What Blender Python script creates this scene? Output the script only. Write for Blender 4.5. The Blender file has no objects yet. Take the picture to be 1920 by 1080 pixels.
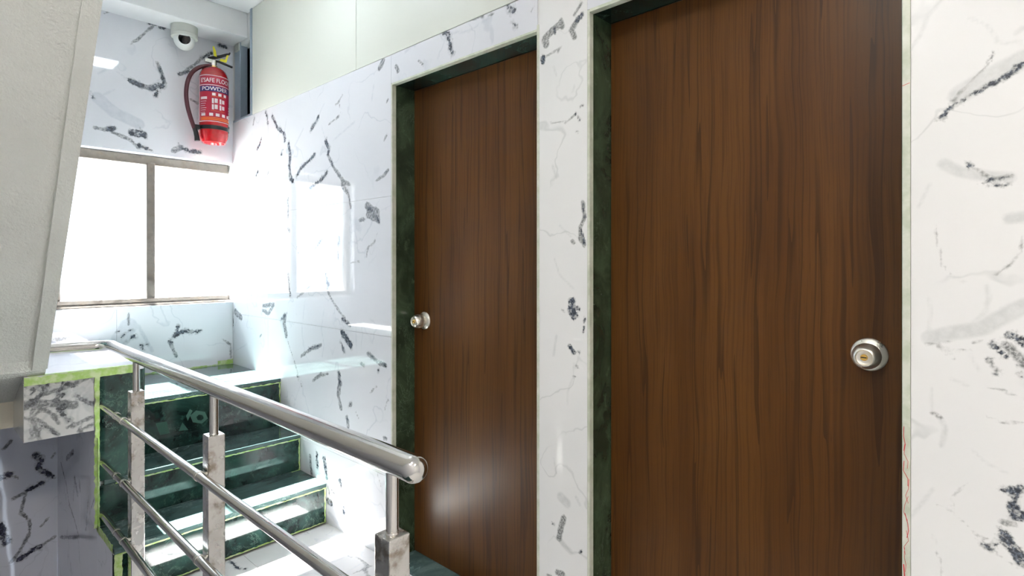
import bpy, bmesh, math, random
import numpy as np
from mathutils import Vector, Matrix
scene = bpy.context.scene
COL = scene.collection
PI = math.pi

# ------------------------------------------------------------------ camera, sky, sun, exposure
FPX, CVP, V0, HCAM = 1042.0, -173.0, 494.5, 1.27
a0 = (CVP-960)/FPX; n0 = math.hypot(1, a0); FX, FY = -a0/n0, 1/n0
cam = bpy.data.cameras.new('camera'); cam_ob = bpy.data.objects.new('camera', cam); COL.objects.link(cam_ob)
cam.sensor_width = 36; cam.lens = FPX/1920*36; cam.shift_y = (V0-540)/1920; cam.clip_start = .02
cam_ob.location = (0, 0, HCAM); cam_ob.rotation_euler = (PI/2, 0, -math.atan2(FX, FY))
scene.camera = cam_ob

w = bpy.data.worlds.new('sky'); scene.world = w; w.use_nodes = True
w.node_tree.nodes['Background'].inputs[0].default_value = (.74, .85, 1, 1)
w.node_tree.nodes['Background'].inputs[1].default_value = 3.3

sun = bpy.data.lights.new('sun', 'SUN'); sun.energy = 100; sun.angle = math.radians(1.5); sun.color = (1, .97, .92)
sun_ob = bpy.data.objects.new('sun', sun); COL.objects.link(sun_ob)
sun_ob.rotation_euler = Vector((.0, -1, -1.16)).to_track_quat('-Z', 'Y').to_euler()
sun_ob.location = (1, 6, 5)

vs = scene.view_settings; vs.view_transform = 'Standard'; vs.look = 'None'; vs.gamma = 1; vs.use_curve_mapping = False
vs.exposure = 1.05

# ------------------------------------------------------------------ pixel -> place (on a known plane)
def ray(u, v):
    a = (u-960)/FPX
    return FX+FY*a, FY-FX*a, (V0-v)/FPX
def onx(u, v, X): r = ray(u, v); t = X/r[0]; return Vector((X, r[1]*t, HCAM+r[2]*t))
def ony(u, v, Y): r = ray(u, v); t = Y/r[1]; return Vector((r[0]*t, Y, HCAM+r[2]*t))
def onz(u, v, Z): r = ray(u, v); t = (Z-HCAM)/r[2]; return Vector((r[0]*t, r[1]*t, Z))

# key planes (metres; floor z=0, camera above the origin)
XW, XD = 1.392, 1.508          # face of the right wall / face of the doors
YE, YG = 3.678, 3.782          # face of the end wall / window plane
ZL, ZM = 2.03, 2.158           # door head / top of the marble cladding
ZC, ZB = 2.795, 2.645          # ceiling / underside of the beam
Y1, Y2, Y3 = 2.521, 2.785, 3.0125
Z1, Z2, Z3, ZP = .193, .379, .640, .84
XS, XB, XP = .525, .297, .686  # stair side, block end, pier right edge
DOORS = [(1.167, 1.972), (.185, .963)]

# ------------------------------------------------------------------ materials
def mat(name):
    m = bpy.data.materials.new(name); m.use_nodes = True
    nt = m.node_tree; b = nt.nodes['Principled BSDF']
    return m, nt, b
class N:
    def __init__(s, nt): s.nt = nt
    def __call__(s, typ, ins=None, **kw):
        n = s.nt.nodes.new(typ)
        for k, v in kw.items(): setattr(n, k, v)
        for k, v in (ins or {}).items():
            if isinstance(v, bpy.types.NodeSocket): s.nt.links.new(v, n.inputs[k])
            else: n.inputs[k].default_value = v
        return n
    def math(s, op, a, b=0., c=0., clamp=False):
        n = s('ShaderNodeMath', {0: a, 1: b, 2: c}, operation=op); n.use_clamp = clamp; return n.outputs[0]
    def noise(s, vec, scale, detail=4, rough=.55, dist=0.):
        return s('ShaderNodeTexNoise', {'Vector': vec, 'Scale': scale, 'Detail': detail, 'Roughness': rough, 'Distortion': dist}).outputs['Fac']
    def ramp(s, x, lo, hi, a=0., b=1., smooth=True):
        n = s('ShaderNodeMapRange', {0: x, 1: lo, 2: hi, 3: a, 4: b})
        if smooth: n.interpolation_type = 'SMOOTHSTEP'
        return n.outputs[0]
    def mix(s, f, a, b):
        n = s('ShaderNodeMix', data_type='RGBA')
        for i, v in ((0, f), (6, a), (7, b)):
            if isinstance(v, bpy.types.NodeSocket): s.nt.links.new(v, n.inputs[i])
            else: n.inputs[i].default_value = v if i == 0 else (*v, 1)
        return n.outputs[2]
    def pos(s): return s('ShaderNodeNewGeometry').outputs['Position']
    def scaled(s, vec, sc):
        return s('ShaderNodeMapping', {'Vector': vec, 'Scale': sc}).outputs[0]
    def bump(s, h, st, dist=.002):
        return s('ShaderNodeBump', {'Height': h, 'Strength': st, 'Distance': dist}).outputs[0]

def L(nt, a, b): nt.links.new(a, b)

def simple(name, col, rough=.5, metal=0., **kw):
    m, nt, b = mat(name)
    b.inputs['Base Color'].default_value = (*col, 1); b.inputs['Roughness'].default_value = rough; b.inputs['Metallic'].default_value = metal
    for k, v in kw.items(): b.inputs[k].default_value = v
    return m

def marble(name, base, rough=.035, ior=1.6, dark=(.035, .042, .055), tint=(.62, .66, .72), fine=1.):
    m, nt, b = mat(name); n = N(nt); p = n.pos()
    att = lambda a: n('ShaderNodeAttribute', attribute_name=a).outputs['Fac']
    nz = n.noise(p, 28*fine, 6, .62); nz2 = n.noise(p, 95*fine, 4, .6); lo = n.noise(p, 3.2, 3)
    wob = n.math('MULTIPLY', n.math('SUBTRACT', nz, .5), .030/fine)
    wob2 = n.math('MULTIPLY', n.math('SUBTRACT', nz2, .5), .014/fine)
    jit = n.math('ADD', n.math('ADD', wob, wob2), -.0014/fine)
    # broad cloudy tone + hair veins of the print
    warp = n('ShaderNodeVectorMath', {0: p, 1: n('ShaderNodeVectorMath', {0: n('ShaderNodeTexNoise', {'Vector': p, 'Scale': 3.5, 'Detail': 4.}).outputs['Color'], 1: (.35, .35, .35)}, operation='MULTIPLY').outputs[0]}, operation='ADD').outputs[0]
    hv = n.noise(warp, 2.6, 2, .5)
    hair = n.ramp(n.math('ABSOLUTE', n.math('SUBTRACT', hv, .5)), .0, .010, 1, 0)
    hair = n.math('MULTIPLY', hair, n.ramp(n.noise(p, 4.5, 2), .38, .60))
    c = n.mix(n.ramp(lo, .3, .75, 0, .22), base, tuple(x*t for x, t in zip(base, (.86, .89, .92))))
    c = n.mix(n.math('MULTIPLY', hair, .42), c, tint)
    f = n.ramp(n.math('ADD', att('vf'), n.math('MULTIPLY', jit, .6)), -.006, .004, 1, 0)
    c = n.mix(n.math('MULTIPLY', f, n.ramp(nz, .3, .7, .3, .6)), c, tint)
    md = n.ramp(n.math('ADD', att('vm'), n.math('MULTIPLY', jit, .8)), -.004, .0025, 1, 0)
    md = n.math('MULTIPLY', md, n.ramp(nz2, .34, .60, .38, .95))
    c = n.mix(md, c, tuple(.30*x for x in tint))
    d = n.ramp(n.math('ADD', att('vd'), jit), -.0025, .0015, 1, 0)
    frag = n.ramp(n.noise(p, 48*fine, 4, .6, .6), .36, .50, .25, 1)
    halo = n.ramp(n.math('ADD', att('vd'), n.math('MULTIPLY', jit, 1.6)), -.002, .009/fine, .42, 0)
    c = n.mix(halo, c, tuple(.55*x for x in tint))
    d = n.math('MULTIPLY', d, frag)
    dc = n.mix(n.ramp(nz2, .4, .7), dark, tuple(x*4.2 for x in dark))
    c = n.mix(d, c, dc)
    L(nt, c, b.inputs['Base Color'])
    b.inputs['Roughness'].default_value = rough; b.inputs['IOR'].default_value = ior
    return m

def green_marble(name, a=(.006, .014, .012), bcol=(.016, .05, .036), vein=(.13, .24, .19), rough=.06, stretch=(1, 1, 1), amount=1.25):
    m, nt, b = mat(name); n = N(nt); p = n.scaled(n.pos(), stretch)
    c1 = n.noise(p, 7, 6, .65, .6); c2 = n.noise(p, 22, 6, .7, .3)
    c = n.mix(n.ramp(c1, .35, .7), a, bcol)
    c = n.mix(n.ramp(c2, .56, .78, 0, .75*amount), c, tuple(x*2.2 for x in bcol))
    v = n.noise(p, 9, 7, .72, .9)
    vv = n.ramp(n.math('ABSOLUTE', n.math('SUBTRACT', v, .5)), 0, .012, 1, 0)
    vv = n.math('MULTIPLY', vv, n.ramp(n.noise(p, 5, 2), .45, .65, 0, .6*amount))
    c = n.mix(vv, c, vein)
    L(nt, c, b.inputs['Base Color']); b.inputs['Roughness'].default_value = rough; b.inputs['IOR'].default_value = 1.55
    return m

def wood(name):
    m, nt, b = mat(name); n = N(nt); p = n.pos()
    pw = n('ShaderNodeVectorMath', {0: p, 1: n('ShaderNodeVectorMath', {0: n('ShaderNodeTexNoise', {'Vector': n.scaled(p, (1, 1.6, .6)), 'Scale': 4., 'Detail': 2.}).outputs['Color'], 1: (0, .035, 0)}, operation='MULTIPLY').outputs[0]}, operation='ADD').outputs[0]
    big = n.noise(n.scaled(pw, (1, 10, .22)), 2.0, 2, .5)
    rings = n.math('FRACT', n.math('MULTIPLY', big, 5.0))
    rings = n.ramp(rings, .72, 1.0)
    fine = n.noise(n.scaled(pw, (1, 46, .5)), 4.0, 4, .6)
    pore = n.noise(n.scaled(p, (1, 150, 4)), 3.0, 2, .6)
    broad = n.noise(n.scaled(p, (1, 3, .5)), 2.0, 2)
    c = n.mix(n.ramp(broad, .3, .7), (.082, .031, .0068), (.115, .047, .0108))
    c = n.mix(n.math('MULTIPLY', rings, .75), c, (.040, .0145, .005))
    c = n.mix(n.ramp(fine, .45, .68, 0, .55), c, (.048, .0175, .006))
    c = n.mix(n.ramp(pore, .62, .75, 0, .5), c, (.040, .015, .006))
    L(nt, c, b.inputs['Base Color']); b.inputs['Roughness'].default_value = .34
    b.inputs['IOR'].default_value = 1.36; b.inputs['Specular IOR Level'].default_value = .4
    L(nt, n.bump(fine, .12, .0006), b.inputs['Normal'])
    return m

def plaster(name, col, scale=120, st=.5, dist=.004, rough=.85):
    m, nt, b = mat(name); n = N(nt); p = n.pos()
    h = n.math('ADD', n.noise(p, scale, 4, .6), n.math('MULTIPLY', n.noise(p, scale/6, 3), .8))
    c = n.mix(n.ramp(n.noise(p, 5, 4), .3, .7, 0, .35), col, tuple(x*.88 for x in col))
    L(nt, c, b.inputs['Base Color']); b.inputs['Roughness'].default_value = rough
    L(nt, n.bump(h, st, dist), b.inputs['Normal'])
    return m

def steel(name, rough=.16, dirt=0., col=(.63, .61, .58)):
    m, nt, b = mat(name); n = N(nt); p = n.pos()
    sm = n.noise(p, 30, 4, .6)
    c = n.mix(n.ramp(n.noise(p, 14, 5, .65), .50, .68, 0, dirt), col, (.22, .16, .10))
    L(nt, c, b.inputs['Base Color']); b.inputs['Metallic'].default_value = 1
    L(nt, n.ramp(sm, .3, .7, rough*.7, rough*1.6), b.inputs['Roughness'])
    return m

M = {}
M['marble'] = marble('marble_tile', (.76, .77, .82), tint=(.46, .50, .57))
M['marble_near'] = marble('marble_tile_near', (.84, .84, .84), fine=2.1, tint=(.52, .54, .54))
M['marble_floor'] = marble('marble_floor_tile', (.84, .845, .86), rough=.08, ior=1.5)
M['marble_shaded'] = marble('shaded_marble_tile', (.80, .82, .93), dark=(.03, .03, .05), tint=(.45, .47, .56))  # white wall tile again, with the bluish shade of the well in its colour
M['marble_block'] = marble('breccia_tile', (.58, .58, .58), dark=(.05, .053, .058), tint=(.36, .38, .4))
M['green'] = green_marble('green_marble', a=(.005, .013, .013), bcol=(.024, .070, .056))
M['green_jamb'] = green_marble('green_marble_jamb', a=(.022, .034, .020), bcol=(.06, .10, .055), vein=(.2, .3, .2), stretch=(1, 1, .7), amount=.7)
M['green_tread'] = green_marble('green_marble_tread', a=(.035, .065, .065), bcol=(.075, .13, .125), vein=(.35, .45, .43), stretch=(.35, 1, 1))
M['green_sill'] = green_marble('green_marble_threshold', a=(.06, .11, .11), bcol=(.14, .22, .22), vein=(.35, .45, .45), stretch=(.5, 1, 1))  # lighter than the other green marble: window reflection put into its colour
M['wood'] = wood('brown_laminate')
M['core'] = plaster('wall_core', (.74, .74, .74), 60, .2)
M['plaster'] = plaster('textured_plaster', (.84, .85, .81), 110, .8, .006)
M['cream'] = plaster('cream_plaster', (.74, .70, .60), 90, .25)
M['white'] = plaster('white_paint', (.80, .81, .83), 60, .08)
M['panel'] = simple('cream_panel', (.68, .70, .64), .38)
def mottled(name, a, b_, rough):
    m, nt, b = mat(name); n = N(nt); p = n.pos()
    L(nt, n.mix(n.ramp(n.noise(p, 18, 5, .65), .35, .68), a, b_), b.inputs['Base Color']); b.inputs['Roughness'].default_value = rough
    return m
M['edge'] = mottled('tile_edge', (.66, .68, .60), (.50, .55, .44), .3)
M['plain_marble'] = mottled('plain_marble', (.80, .81, .83), (.72, .74, .77), .08)
M['grout'] = simple('grout', (.55, .56, .55), .8)
M['steel'] = steel('polished_steel', .11)
M['steel_box'] = steel('smudged_steel', .20, .75)
M['brushed'] = steel('brushed_steel', .28, 0, (.68, .66, .62))
M['satin'] = steel('satin_steel', .38, 0, (.80, .77, .70))
M['chrome'] = steel('chrome', .08, 0, (.75, .73, .70))
M['brass'] = simple('brass', (.75, .47, .12), .25, 1)
M['black'] = simple('black_plastic', (.008, .008, .009), .4)
M['lens'] = simple('dark_lens', (.004, .004, .005), .08)
M['alu'] = steel('anodised_frame', .42, .35, (.22, .20, .18))
M['alu_blue'] = simple('grey_frame', (.36, .44, .52), .35, .5)
M['plastic'] = simple('white_plastic', (.78, .80, .79), .35)
M['plastic_grey'] = simple('grey_plastic', (.56, .58, .54), .5)
M['red'] = simple('red_enamel', (.42, .006, .010), .16, 0., **{'Coat Weight': .6})
M['red_label'] = simple('red_label', (.40, .012, .04), .4)
M['blue_label'] = simple('blue_label', (.02, .015, .14), .4)
M['orange_label'] = simple('orange_label', (.70, .14, .02), .45)
M['print'] = simple('white_print', (.78, .70, .72), .5)
M['hose'] = simple('maroon_hose', (.065, .012, .020), .45)
M['yellow'] = simple('yellow_tag', (.72, .68, .02), .5)
M['redmark'] = simple('red_crayon', (.62, .05, .05), .7)
M['void'] = simple('dark_shaft', (.012, .015, .016), .7)
M['pale_green'] = simple('pale_green_mark', (.035, .12, .09), .3)
def lime():
    m, nt, b = mat('lime_paint'); n = N(nt); p = n.pos()
    c = n.mix(n.ramp(n.noise(p, 35, 4), .35, .7), (.36, .56, .14), (.60, .70, .42))
    L(nt, c, b.inputs['Base Color']); b.inputs['Roughness'].default_value = .6
    return m
M['lime'] = lime()
def glass():
    m = bpy.data.materials.new('streaked_glass'); m.use_nodes = True; nt = m.node_tree; nt.nodes.clear(); n = N(nt)
    out = n('ShaderNodeOutputMaterial'); p = n.pos()
    tr = n('ShaderNodeBsdfTransparent', {'Color': (.97, .98, .98, 1)}); gl = n('ShaderNodeBsdfGlossy', {'Roughness': .02})
    df = n('ShaderNodeBsdfTranslucent', {'Color': (.55, .56, .62, 1)})
    st = n.noise(n.scaled(p, (38, 1, 1.6)), 1.6, 5, .62, .5); bl = n.noise(p, 5, 3)
    f = n.math('MULTIPLY', n.ramp(st, .52, .72), n.ramp(bl, .45, .65, .05, .8))
    m1 = n('ShaderNodeMixShader', {0: f, 1: tr.outputs[0], 2: df.outputs[0]})
    m2 = n('ShaderNodeMixShader', {0: .05, 1: m1.outputs[0], 2: gl.outputs[0]})
    L(nt, m2.outputs[0], out.inputs[0]); return m
M['glass'] = glass()
def emit(name, col, st):
    m = bpy.data.materials.new(name); m.use_nodes = True; nt = m.node_tree; nt.nodes.clear(); n = N(nt)
    e = n('ShaderNodeEmission', {'Color': (*col, 1), 'Strength': st}); o = n('ShaderNodeOutputMaterial', {0: e.outputs[0]}); return m

# ------------------------------------------------------------------ mesh helpers
def link(name, me, m, parent=None, smooth=False):
    if m is not None and not me.materials: me.materials.append(M[m] if isinstance(m, str) else m)
    if smooth:
        for p in me.polygons: p.use_smooth = True
    o = bpy.data.objects.new(name, me); COL.objects.link(o)
    if parent is not None:
        o.parent = parent; o.matrix_parent_inverse = Matrix.Translation(-parent_loc(parent))
    return o
def parent_loc(p):
    return Vector(p.location) if p.parent is None else Vector((0, 0, 0))
def empty(name, loc=(0, 0, 0)):
    o = bpy.data.objects.new(name, None); o.location = loc; o.empty_display_size = .05; COL.objects.link(o); return o
def tag(o, label=None, cat=None, group=None, kind=None):
    for k, v in (('label', label), ('category', cat), ('group', group), ('kind', kind)):
        if v: o[k] = v
    return o
def bm_mesh(bm, name):
    bmesh.ops.recalc_face_normals(bm, faces=bm.faces)
    me = bpy.data.meshes.new(name); bm.to_mesh(me); bm.free(); return me
def box_bm(bm, x0, x1, y0, y1, z0, z1):
    vs_ = [bm.verts.new((x, y, z)) for x in (x0, x1) for y in (y0, y1) for z in (z0, z1)]
    for q in ((0, 1, 3, 2), (4, 6, 7, 5), (0, 4, 5, 1), (2, 3, 7, 6), (0, 2, 6, 4), (1, 5, 7, 3)): bm.faces.new([vs_[i] for i in q])
def box(name, m, x0, x1, y0, y1, z0, z1, parent=None, bev=0., seg=2):
    bm = bmesh.new(); box_bm(bm, x0, x1, y0, y1, z0, z1)
    if bev: bmesh.ops.bevel(bm, geom=bm.edges[:], offset=bev, segments=seg, affect='EDGES', profile=.5)
    return link(name, bm_mesh(bm, name), m, parent)
def boxes(name, m, lst, parent=None):
    bm = bmesh.new()
    for b in lst: box_bm(bm, *b)
    return link(name, bm_mesh(bm, name), m, parent)
def prism(name, m, poly, axis, a0_, a1_, parent=None):
    """poly in the two other axes, extruded along axis from a0_ to a1_"""
    def P(q, a): return {'x': (a, q[0], q[1]), 'y': (q[0], a, q[1]), 'z': (q[0], q[1], a)}[axis]
    bm = bmesh.new(); A = [bm.verts.new(P(q, a0_)) for q in poly]; B = [bm.verts.new(P(q, a1_)) for q in poly]
    bm.faces.new(A); bm.faces.new(B[::-1]); k = len(poly)
    for i in range(k): bm.faces.new((A[i], A[(i+1) % k], B[(i+1) % k], B[i]))
    return link(name, bm_mesh(bm, name), m, parent)
def lathe_me(name, prof, origin, axis, seg=48):
    ax = Vector(axis).normalized(); q = ax.to_track_quat('Z', 'Y'); o = Vector(origin)
    bm = bmesh.new(); rings = []
    for r, h in prof:
        if r < 1e-6: rings.append([bm.verts.new(o+q @ Vector((0, 0, h)))])
        else: rings.append([bm.verts.new(o+q @ Vector((r*math.cos(2*PI*i/seg), r*math.sin(2*PI*i/seg), h))) for i in range(seg)])
    for A, B in zip(rings, rings[1:]):
        for i in range(seg):
            j = (i+1) % seg
            if len(A) == 1 and len(B) > 1: bm.faces.new((A[0], B[i], B[j]))
            elif len(B) == 1 and len(A) > 1: bm.faces.new((A[i], A[j], B[0]))
            elif len(A) > 1: bm.faces.new((A[i], A[j], B[j], B[i]))
    return bm_mesh(bm, name)
def lathe(name, m, prof, origin, axis, parent=None, seg=48): 
    o = link(name, lathe_me(name, prof, origin, axis, seg), m, parent, True)
    try: o.data.set_sharp_from_angle(angle=math.radians(40))
    except Exception: pass
    return o
def tube(name, m, pts, r, parent=None, seg=20, cap=True):
    pts = [Vector(p) for p in pts]; bm = bmesh.new(); rings = []
    t0 = (pts[1]-pts[0]).normalized(); up = Vector((0, 0, 1)) if abs(t0.z) < .9 else Vector((1, 0, 0))
    nrm = (up-t0*up.dot(t0)).normalized()
    for i, p in enumerate(pts):
        t = ((pts[min(i+1, len(pts)-1)]-pts[max(i-1, 0)])).normalized()
        nrm = (nrm-t*nrm.dot(t)).normalized(); bn = t.cross(nrm)
        rr = r[i] if isinstance(r, (list, tuple)) else r
        rings.append([bm.verts.new(p+nrm*rr*math.cos(2*PI*k/seg)+bn*rr*math.sin(2*PI*k/seg)) for k in range(seg)])
    for A, B in zip(rings, rings[1:]):
        for k in range(seg): bm.faces.new((A[k], A[(k+1) % seg], B[(k+1) % seg], B[k]))
    if cap: bm.faces.new(rings[0][::-1]); bm.faces.new(rings[-1])
    o = link(name, bm_mesh(bm, name), m, parent, True)
    try: o.data.set_sharp_from_angle(angle=math.radians(40))
    except Exception: pass
    return o
def bez(pts, n=10):
    """Catmull-Rom through pts"""
    P = [Vector(p) for p in pts]; P = [P[0]*2-P[1]]+P+[P[-1]*2-P[-2]]; out = []
    for i in range(1, len(P)-2):
        for k in range(n):
            t = k/n; a, b, c, d = P[i-1:i+3]
            out.append(.5*((2*b)+(c-a)*t+(2*a-5*b+4*c-d)*t*t+(3*b-a-3*c+d)*t**3))
    out.append(P[-2]); return out

# ------------------------------------------------------------------ marble veins, read off the photograph on each wall plane
# region: (u0, v0, scale, plane kind, plane value) ; strokes (class, width, x,y, x,y ...) in zoomed pixels
VEINS = {}
def veins(surf, u0, v0, sc, plane, val, strokes):
    for s in strokes:
        cl, wd, xy = s[0], s[1], s[2:]
        pts = []
        for i in range(0, len(xy), 2):
            u, v = u0+sc*xy[i], v0+sc*xy[i+1]
            p = onx(u, v, val) if plane == 'x' else ony(u, v, val)
            pts.append((p.y, p.z) if plane == 'x' else (p.x, p.z))
        u, v = u0+sc*xy[0], v0+sc*xy[1]
        r = ray(u, v); t = val/(r[0] if plane == 'x' else r[1])
        VEINS.setdefault(surf, []).append((cl, wd*sc*t/FPX*.80, pts))
k1 = .2778
def S(txts): 
    out = []
    for t in txts:
        p = t.split(); out.append((p[0], float(p[1]), *[float(q) for q in p[2:]]))
    return out
veins('R', 430, 180, k1, 'x', XW, S([
 'd 10 245 110 262 185', 'd 13 290 135 325 215 370 255 375 300', 'd 18 400 325 410 390 405 480 415 560 430 575', 'm 16 395 680 395 800 385 870 405 910',
 'd 9 350 395 360 370', 'd 13 575 395 545 430 510 460 480 490 455 540', 'd 11 600 140 580 185 550 230', 'f 6 640 50 600 140', 'm 6 760 0 740 40 715 60',
 'd 17 650 305 672 355 665 395', 'm 16 665 395 690 450 710 490 745 540 770 580 815 600', 'd 12 690 440 700 470', 'm 20 760 560 765 610 795 650', 'm 14 805 660 820 750', 'd 13 660 515 635 550 590 590 545 620',
 'm 34 930 740 960 770 1000 790 1000 830 940 800', 'd 12 940 760 965 775', 'd 10 990 810 1010 850', 'm 18 880 840 910 830', 'm 6 1000 920 980 990 930 1030', 'd 9 215 290 205 330 185 365', 'm 9 170 145 160 200', 'f 6 155 250 135 350',
 'd 5 195 505 180 540', 'm 5 265 510 235 580', 'm 14 1070 500 1040 540 990 570', 'm 9 1065 255 1045 300', 'm 9 1070 20 1060 40', 'f 6 385 160 370 250',
 'f 7 500 220 440 340', 'f 8 850 170 700 300', 'f 7 620 200 650 300', 'm 5 745 60 760 120 690 180', 'f 5 290 340 250 520', 'f 26 390 370 425 380']))
veins('R', 430, 440, k1, 'x', XW, S([
 'm 9 455 80 470 140', 'm 9 625 30 575 100', 'm 18 740 20 740 160', 'm 5 990 30 935 85 925 150', 'm 5 880 180 820 190',
 'm 12 650 270 668 330 660 370 690 440 745 520 790 580 815 615', 'd 14 660 320 672 335', 'd 12 765 570 800 600', 'd 26 760 660 790 700 820 750', 'd 12 755 730 775 790', 'm 14 395 265 405 350', 'd 10 400 345 412 405',
 'm 9 545 345 500 390 455 425', 'm 7 150 380 150 420', 'm 16 230 480 300 470 265 535 225 510', 'd 10 22 520 25 610', 'm 26 40 520 80 560', 'm 26 375 550 370 600 385 680', 'd 7 350 570 385 535',
 'm 5 385 690 430 830 470 960 490 1030', 'd 12 460 955 470 975', 'm 14 620 745 580 765 540 780 485 820', 'd 6 540 770 610 745', 'm 11 665 940 620 950 565 980', 'd 10 735 925 745 945', 'd 14 740 985 750 1010', 'm 18 745 1000 745 1060',
 'm 20 935 800 965 825 1000 860 1050 880', 'd 10 960 820 970 830', 'd 9 1040 875 1055 880', 'd 6 1000 915 1012 925', 'm 5 995 1020 950 1070', 'm 18 890 870 910 885', 'f 6 510 440 490 640 500 760', 'f 6 640 500 620 640 640 740 625 830', 'f 5 850 560 860 800', 'm 6 205 690 220 670', 'f 5 200 870 205 880']))
veins('R', 560, 700, .352, 'x', XW, S([
 'm 16 215 0 215 60 210 110 225 185', 'd 12 215 40 225 55', 'd 10 270 170 280 160', 'm 14 255 230 265 290', 'd 8 255 235 262 250', 'm 9 120 0 75 40', 'm 5 405 75 380 105', 'm 6 475 140 460 190', 'm 16 455 345 465 345',
 'd 10 95 420 100 500', 'd 15 135 450 145 520 150 560', 'm 14 60 440 70 550', 'd 11 220 570 230 610', 'd 20 158 680 172 690', 'm 6 155 600 165 650', 'm 3 175 620 220 680', 'd 14 238 715 240 740', 'm 14 280 740 300 750', 'm 4 300 200 320 240', 'm 4 420 530 440 610', 'f 10 330 770 350 800', 'f 14 160 740 210 800']))
veins('R', 460, 0, .3646, 'x', XW, S([
 'd 15 1345 20 1360 50 1385 60', 'd 8 1375 110 1395 135', 'm 6 1275 70 1150 105', 'd 14 1020 165 1040 168', 'd 13 1045 190 1055 240 1065 280', 'f 8 1270 80 1150 160 1050 170', 'f 6 870 230 820 270', 'm 16 775 340 785 365', 'm 20 710 310 690 350', 'm 7 890 310 915 335', 'm 8 1480 40 1470 70', 'f 6 660 440 650 520', 'm 6 500 490 470 535', 'm 6 490 590 430 640', 'm 8 735 510 725 525']))
veins('R', 960, 0, k1, 'x', XW, S([
 'd 20 470 100 440 140', 'm 26 440 140 400 200 420 250', 'm 34 330 160 290 190 220 260 230 300', 'd 9 285 185 290 225', 'm 24 330 140 340 180', 'd 22 210 385 210 415', 'm 10 230 380 330 320 310 350', 'm 13 470 20 420 100', 'd 7 430 770 460 810', 'd 6 438 890 442 892', 'd 6 465 720 480 715', 'm 5 250 830 360 820', 'f 8 280 450 300 510', 'f 8 420 580 410 620', 'm 8 360 830 430 770']))
veins('R', 960, 300, .3704, 'x', XW, S([
 'm 14 358 215 368 290 345 340 345 400 365 430', 'd 7 360 225 368 290', 'd 8 350 350 365 420', 'm 12 305 410 315 420', 'f 5 240 330 300 390', 'f 5 215 500 240 580 310 650', 'd 26 303 715 300 760 315 790', 'd 10 330 745 338 755', 'm 5 250 755 265 768', 'd 4 370 800 360 870', 'd 14 295 945 315 975', 'd 6 338 965 342 975', 'm 8 325 1040 335 1050', 'f 8 225 890 210 990', 'f 8 205 30 225 90']))
veins('R', 700, 700, .3519, 'x', XW, S([
 'd 6 1068 15 1080 16', 'f 5 1060 30 1035 100 1035 165', 'f 34 1000 660 1030 690', 'm 22 1015 770 1000 820 990 880', 'f 20 990 880 1020 920 1050 950', 'd 6 950 795 960 805', 'd 6 1100 955 1110 945', 'm 20 980 1060 1010 1070', 'm 10 930 1075 945 1080', 'f 10 1080 660 1100 700', 'f 5 960 450 975 530']))
veins('R', 1640, 0, .3704, 'x', XW, S([
 'd 11 328 595 350 590', 'd 8 350 580 375 550 400 515', 'm 9 400 515 430 465', 'd 9 440 515 480 482 540 460', 'd 12 565 435 605 422', 'd 15 650 395 690 370 715 340 756 318', 'm 5 600 265 575 320 540 360 500 400 430 480', 'd 4 600 265 575 320', 'f 60 430 480 560 400 756 300', 'f 9 335 0 270 80 230 180 180 250',
 'f 6 480 90 570 130 605 170 620 215 690 220 756 210', 'f 14 720 165 756 140', 'd 11 470 835 488 842', 'd 6 535 922 580 935 630 940', 'm 9 540 880 600 905 660 895 690 890', 'd 4 560 895 605 905', 'd 5 665 935 675 935', 'd 5 640 905 690 890', 'f 34 350 830 430 870 560 890 680 900', 'f 6 280 930 220 1050', 'm 6 510 855 540 870']))
veins('R', 1640, 400, .3333, 'x', XW, S([
 'm 3 340 60 345 160 370 210 380 290 430 345', 'f 6 430 345 510 390', 'm 4 835 120 820 220 760 290 670 350', 'f 12 625 410 645 470 630 520', 'f 6 305 480 320 560 300 670', 'f 50 310 700 450 670 600 650 720 580 840 520', 'm 5 290 735 430 725', 'm 6 350 755 410 770 500 770 540 780', 'm 7 555 725 610 715',
 'd 16 665 730 700 770 740 800', 'd 20 745 690 790 685 840 740', 'd 8 636 822 644 826', 'd 11 675 898 695 903', 'd 10 805 848 815 855', 'd 8 820 908 830 912', 'm 16 640 830 690 890', 'm 30 740 740 800 800 840 850', 'f 6 540 800 590 890', 'm 4 640 980 720 995 840 1045', 'f 6 630 540 560 610', 'f 40 760 30 840 20', 'm 4 400 790 450 820', 'f 6 430 930 520 970']))
veins('R', 1640, 720, .3333, 'x', XW, S([
 'm 12 320 160 370 190', 'f 14 370 190 400 250 375 350', 'm 4 630 180 700 215 840 220', 'f 5 550 370 620 440 750 505', 'd 16 725 600 790 590 835 580', 'd 22 790 600 790 640', 'd 34 775 690 800 740 840 745', 'm 18 710 775 790 790', 'd 12 700 810 715 840', 'd 36 730 860 760 900 800 950 840 1010', 'd 14 600 890 650 925', 'm 4 560 840 640 870 670 910', 'd 8 680 900 690 905',
 'm 4 350 680 430 710 500 780 570 840 650 930 800 1030', 'm 4 520 560 430 640 440 700', 'f 8 330 590 250 690 190 760', 'm 4 340 940 380 1010 380 1080', 'f 5 330 850 345 900', 'f 5 320 20 320 160']))
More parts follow.
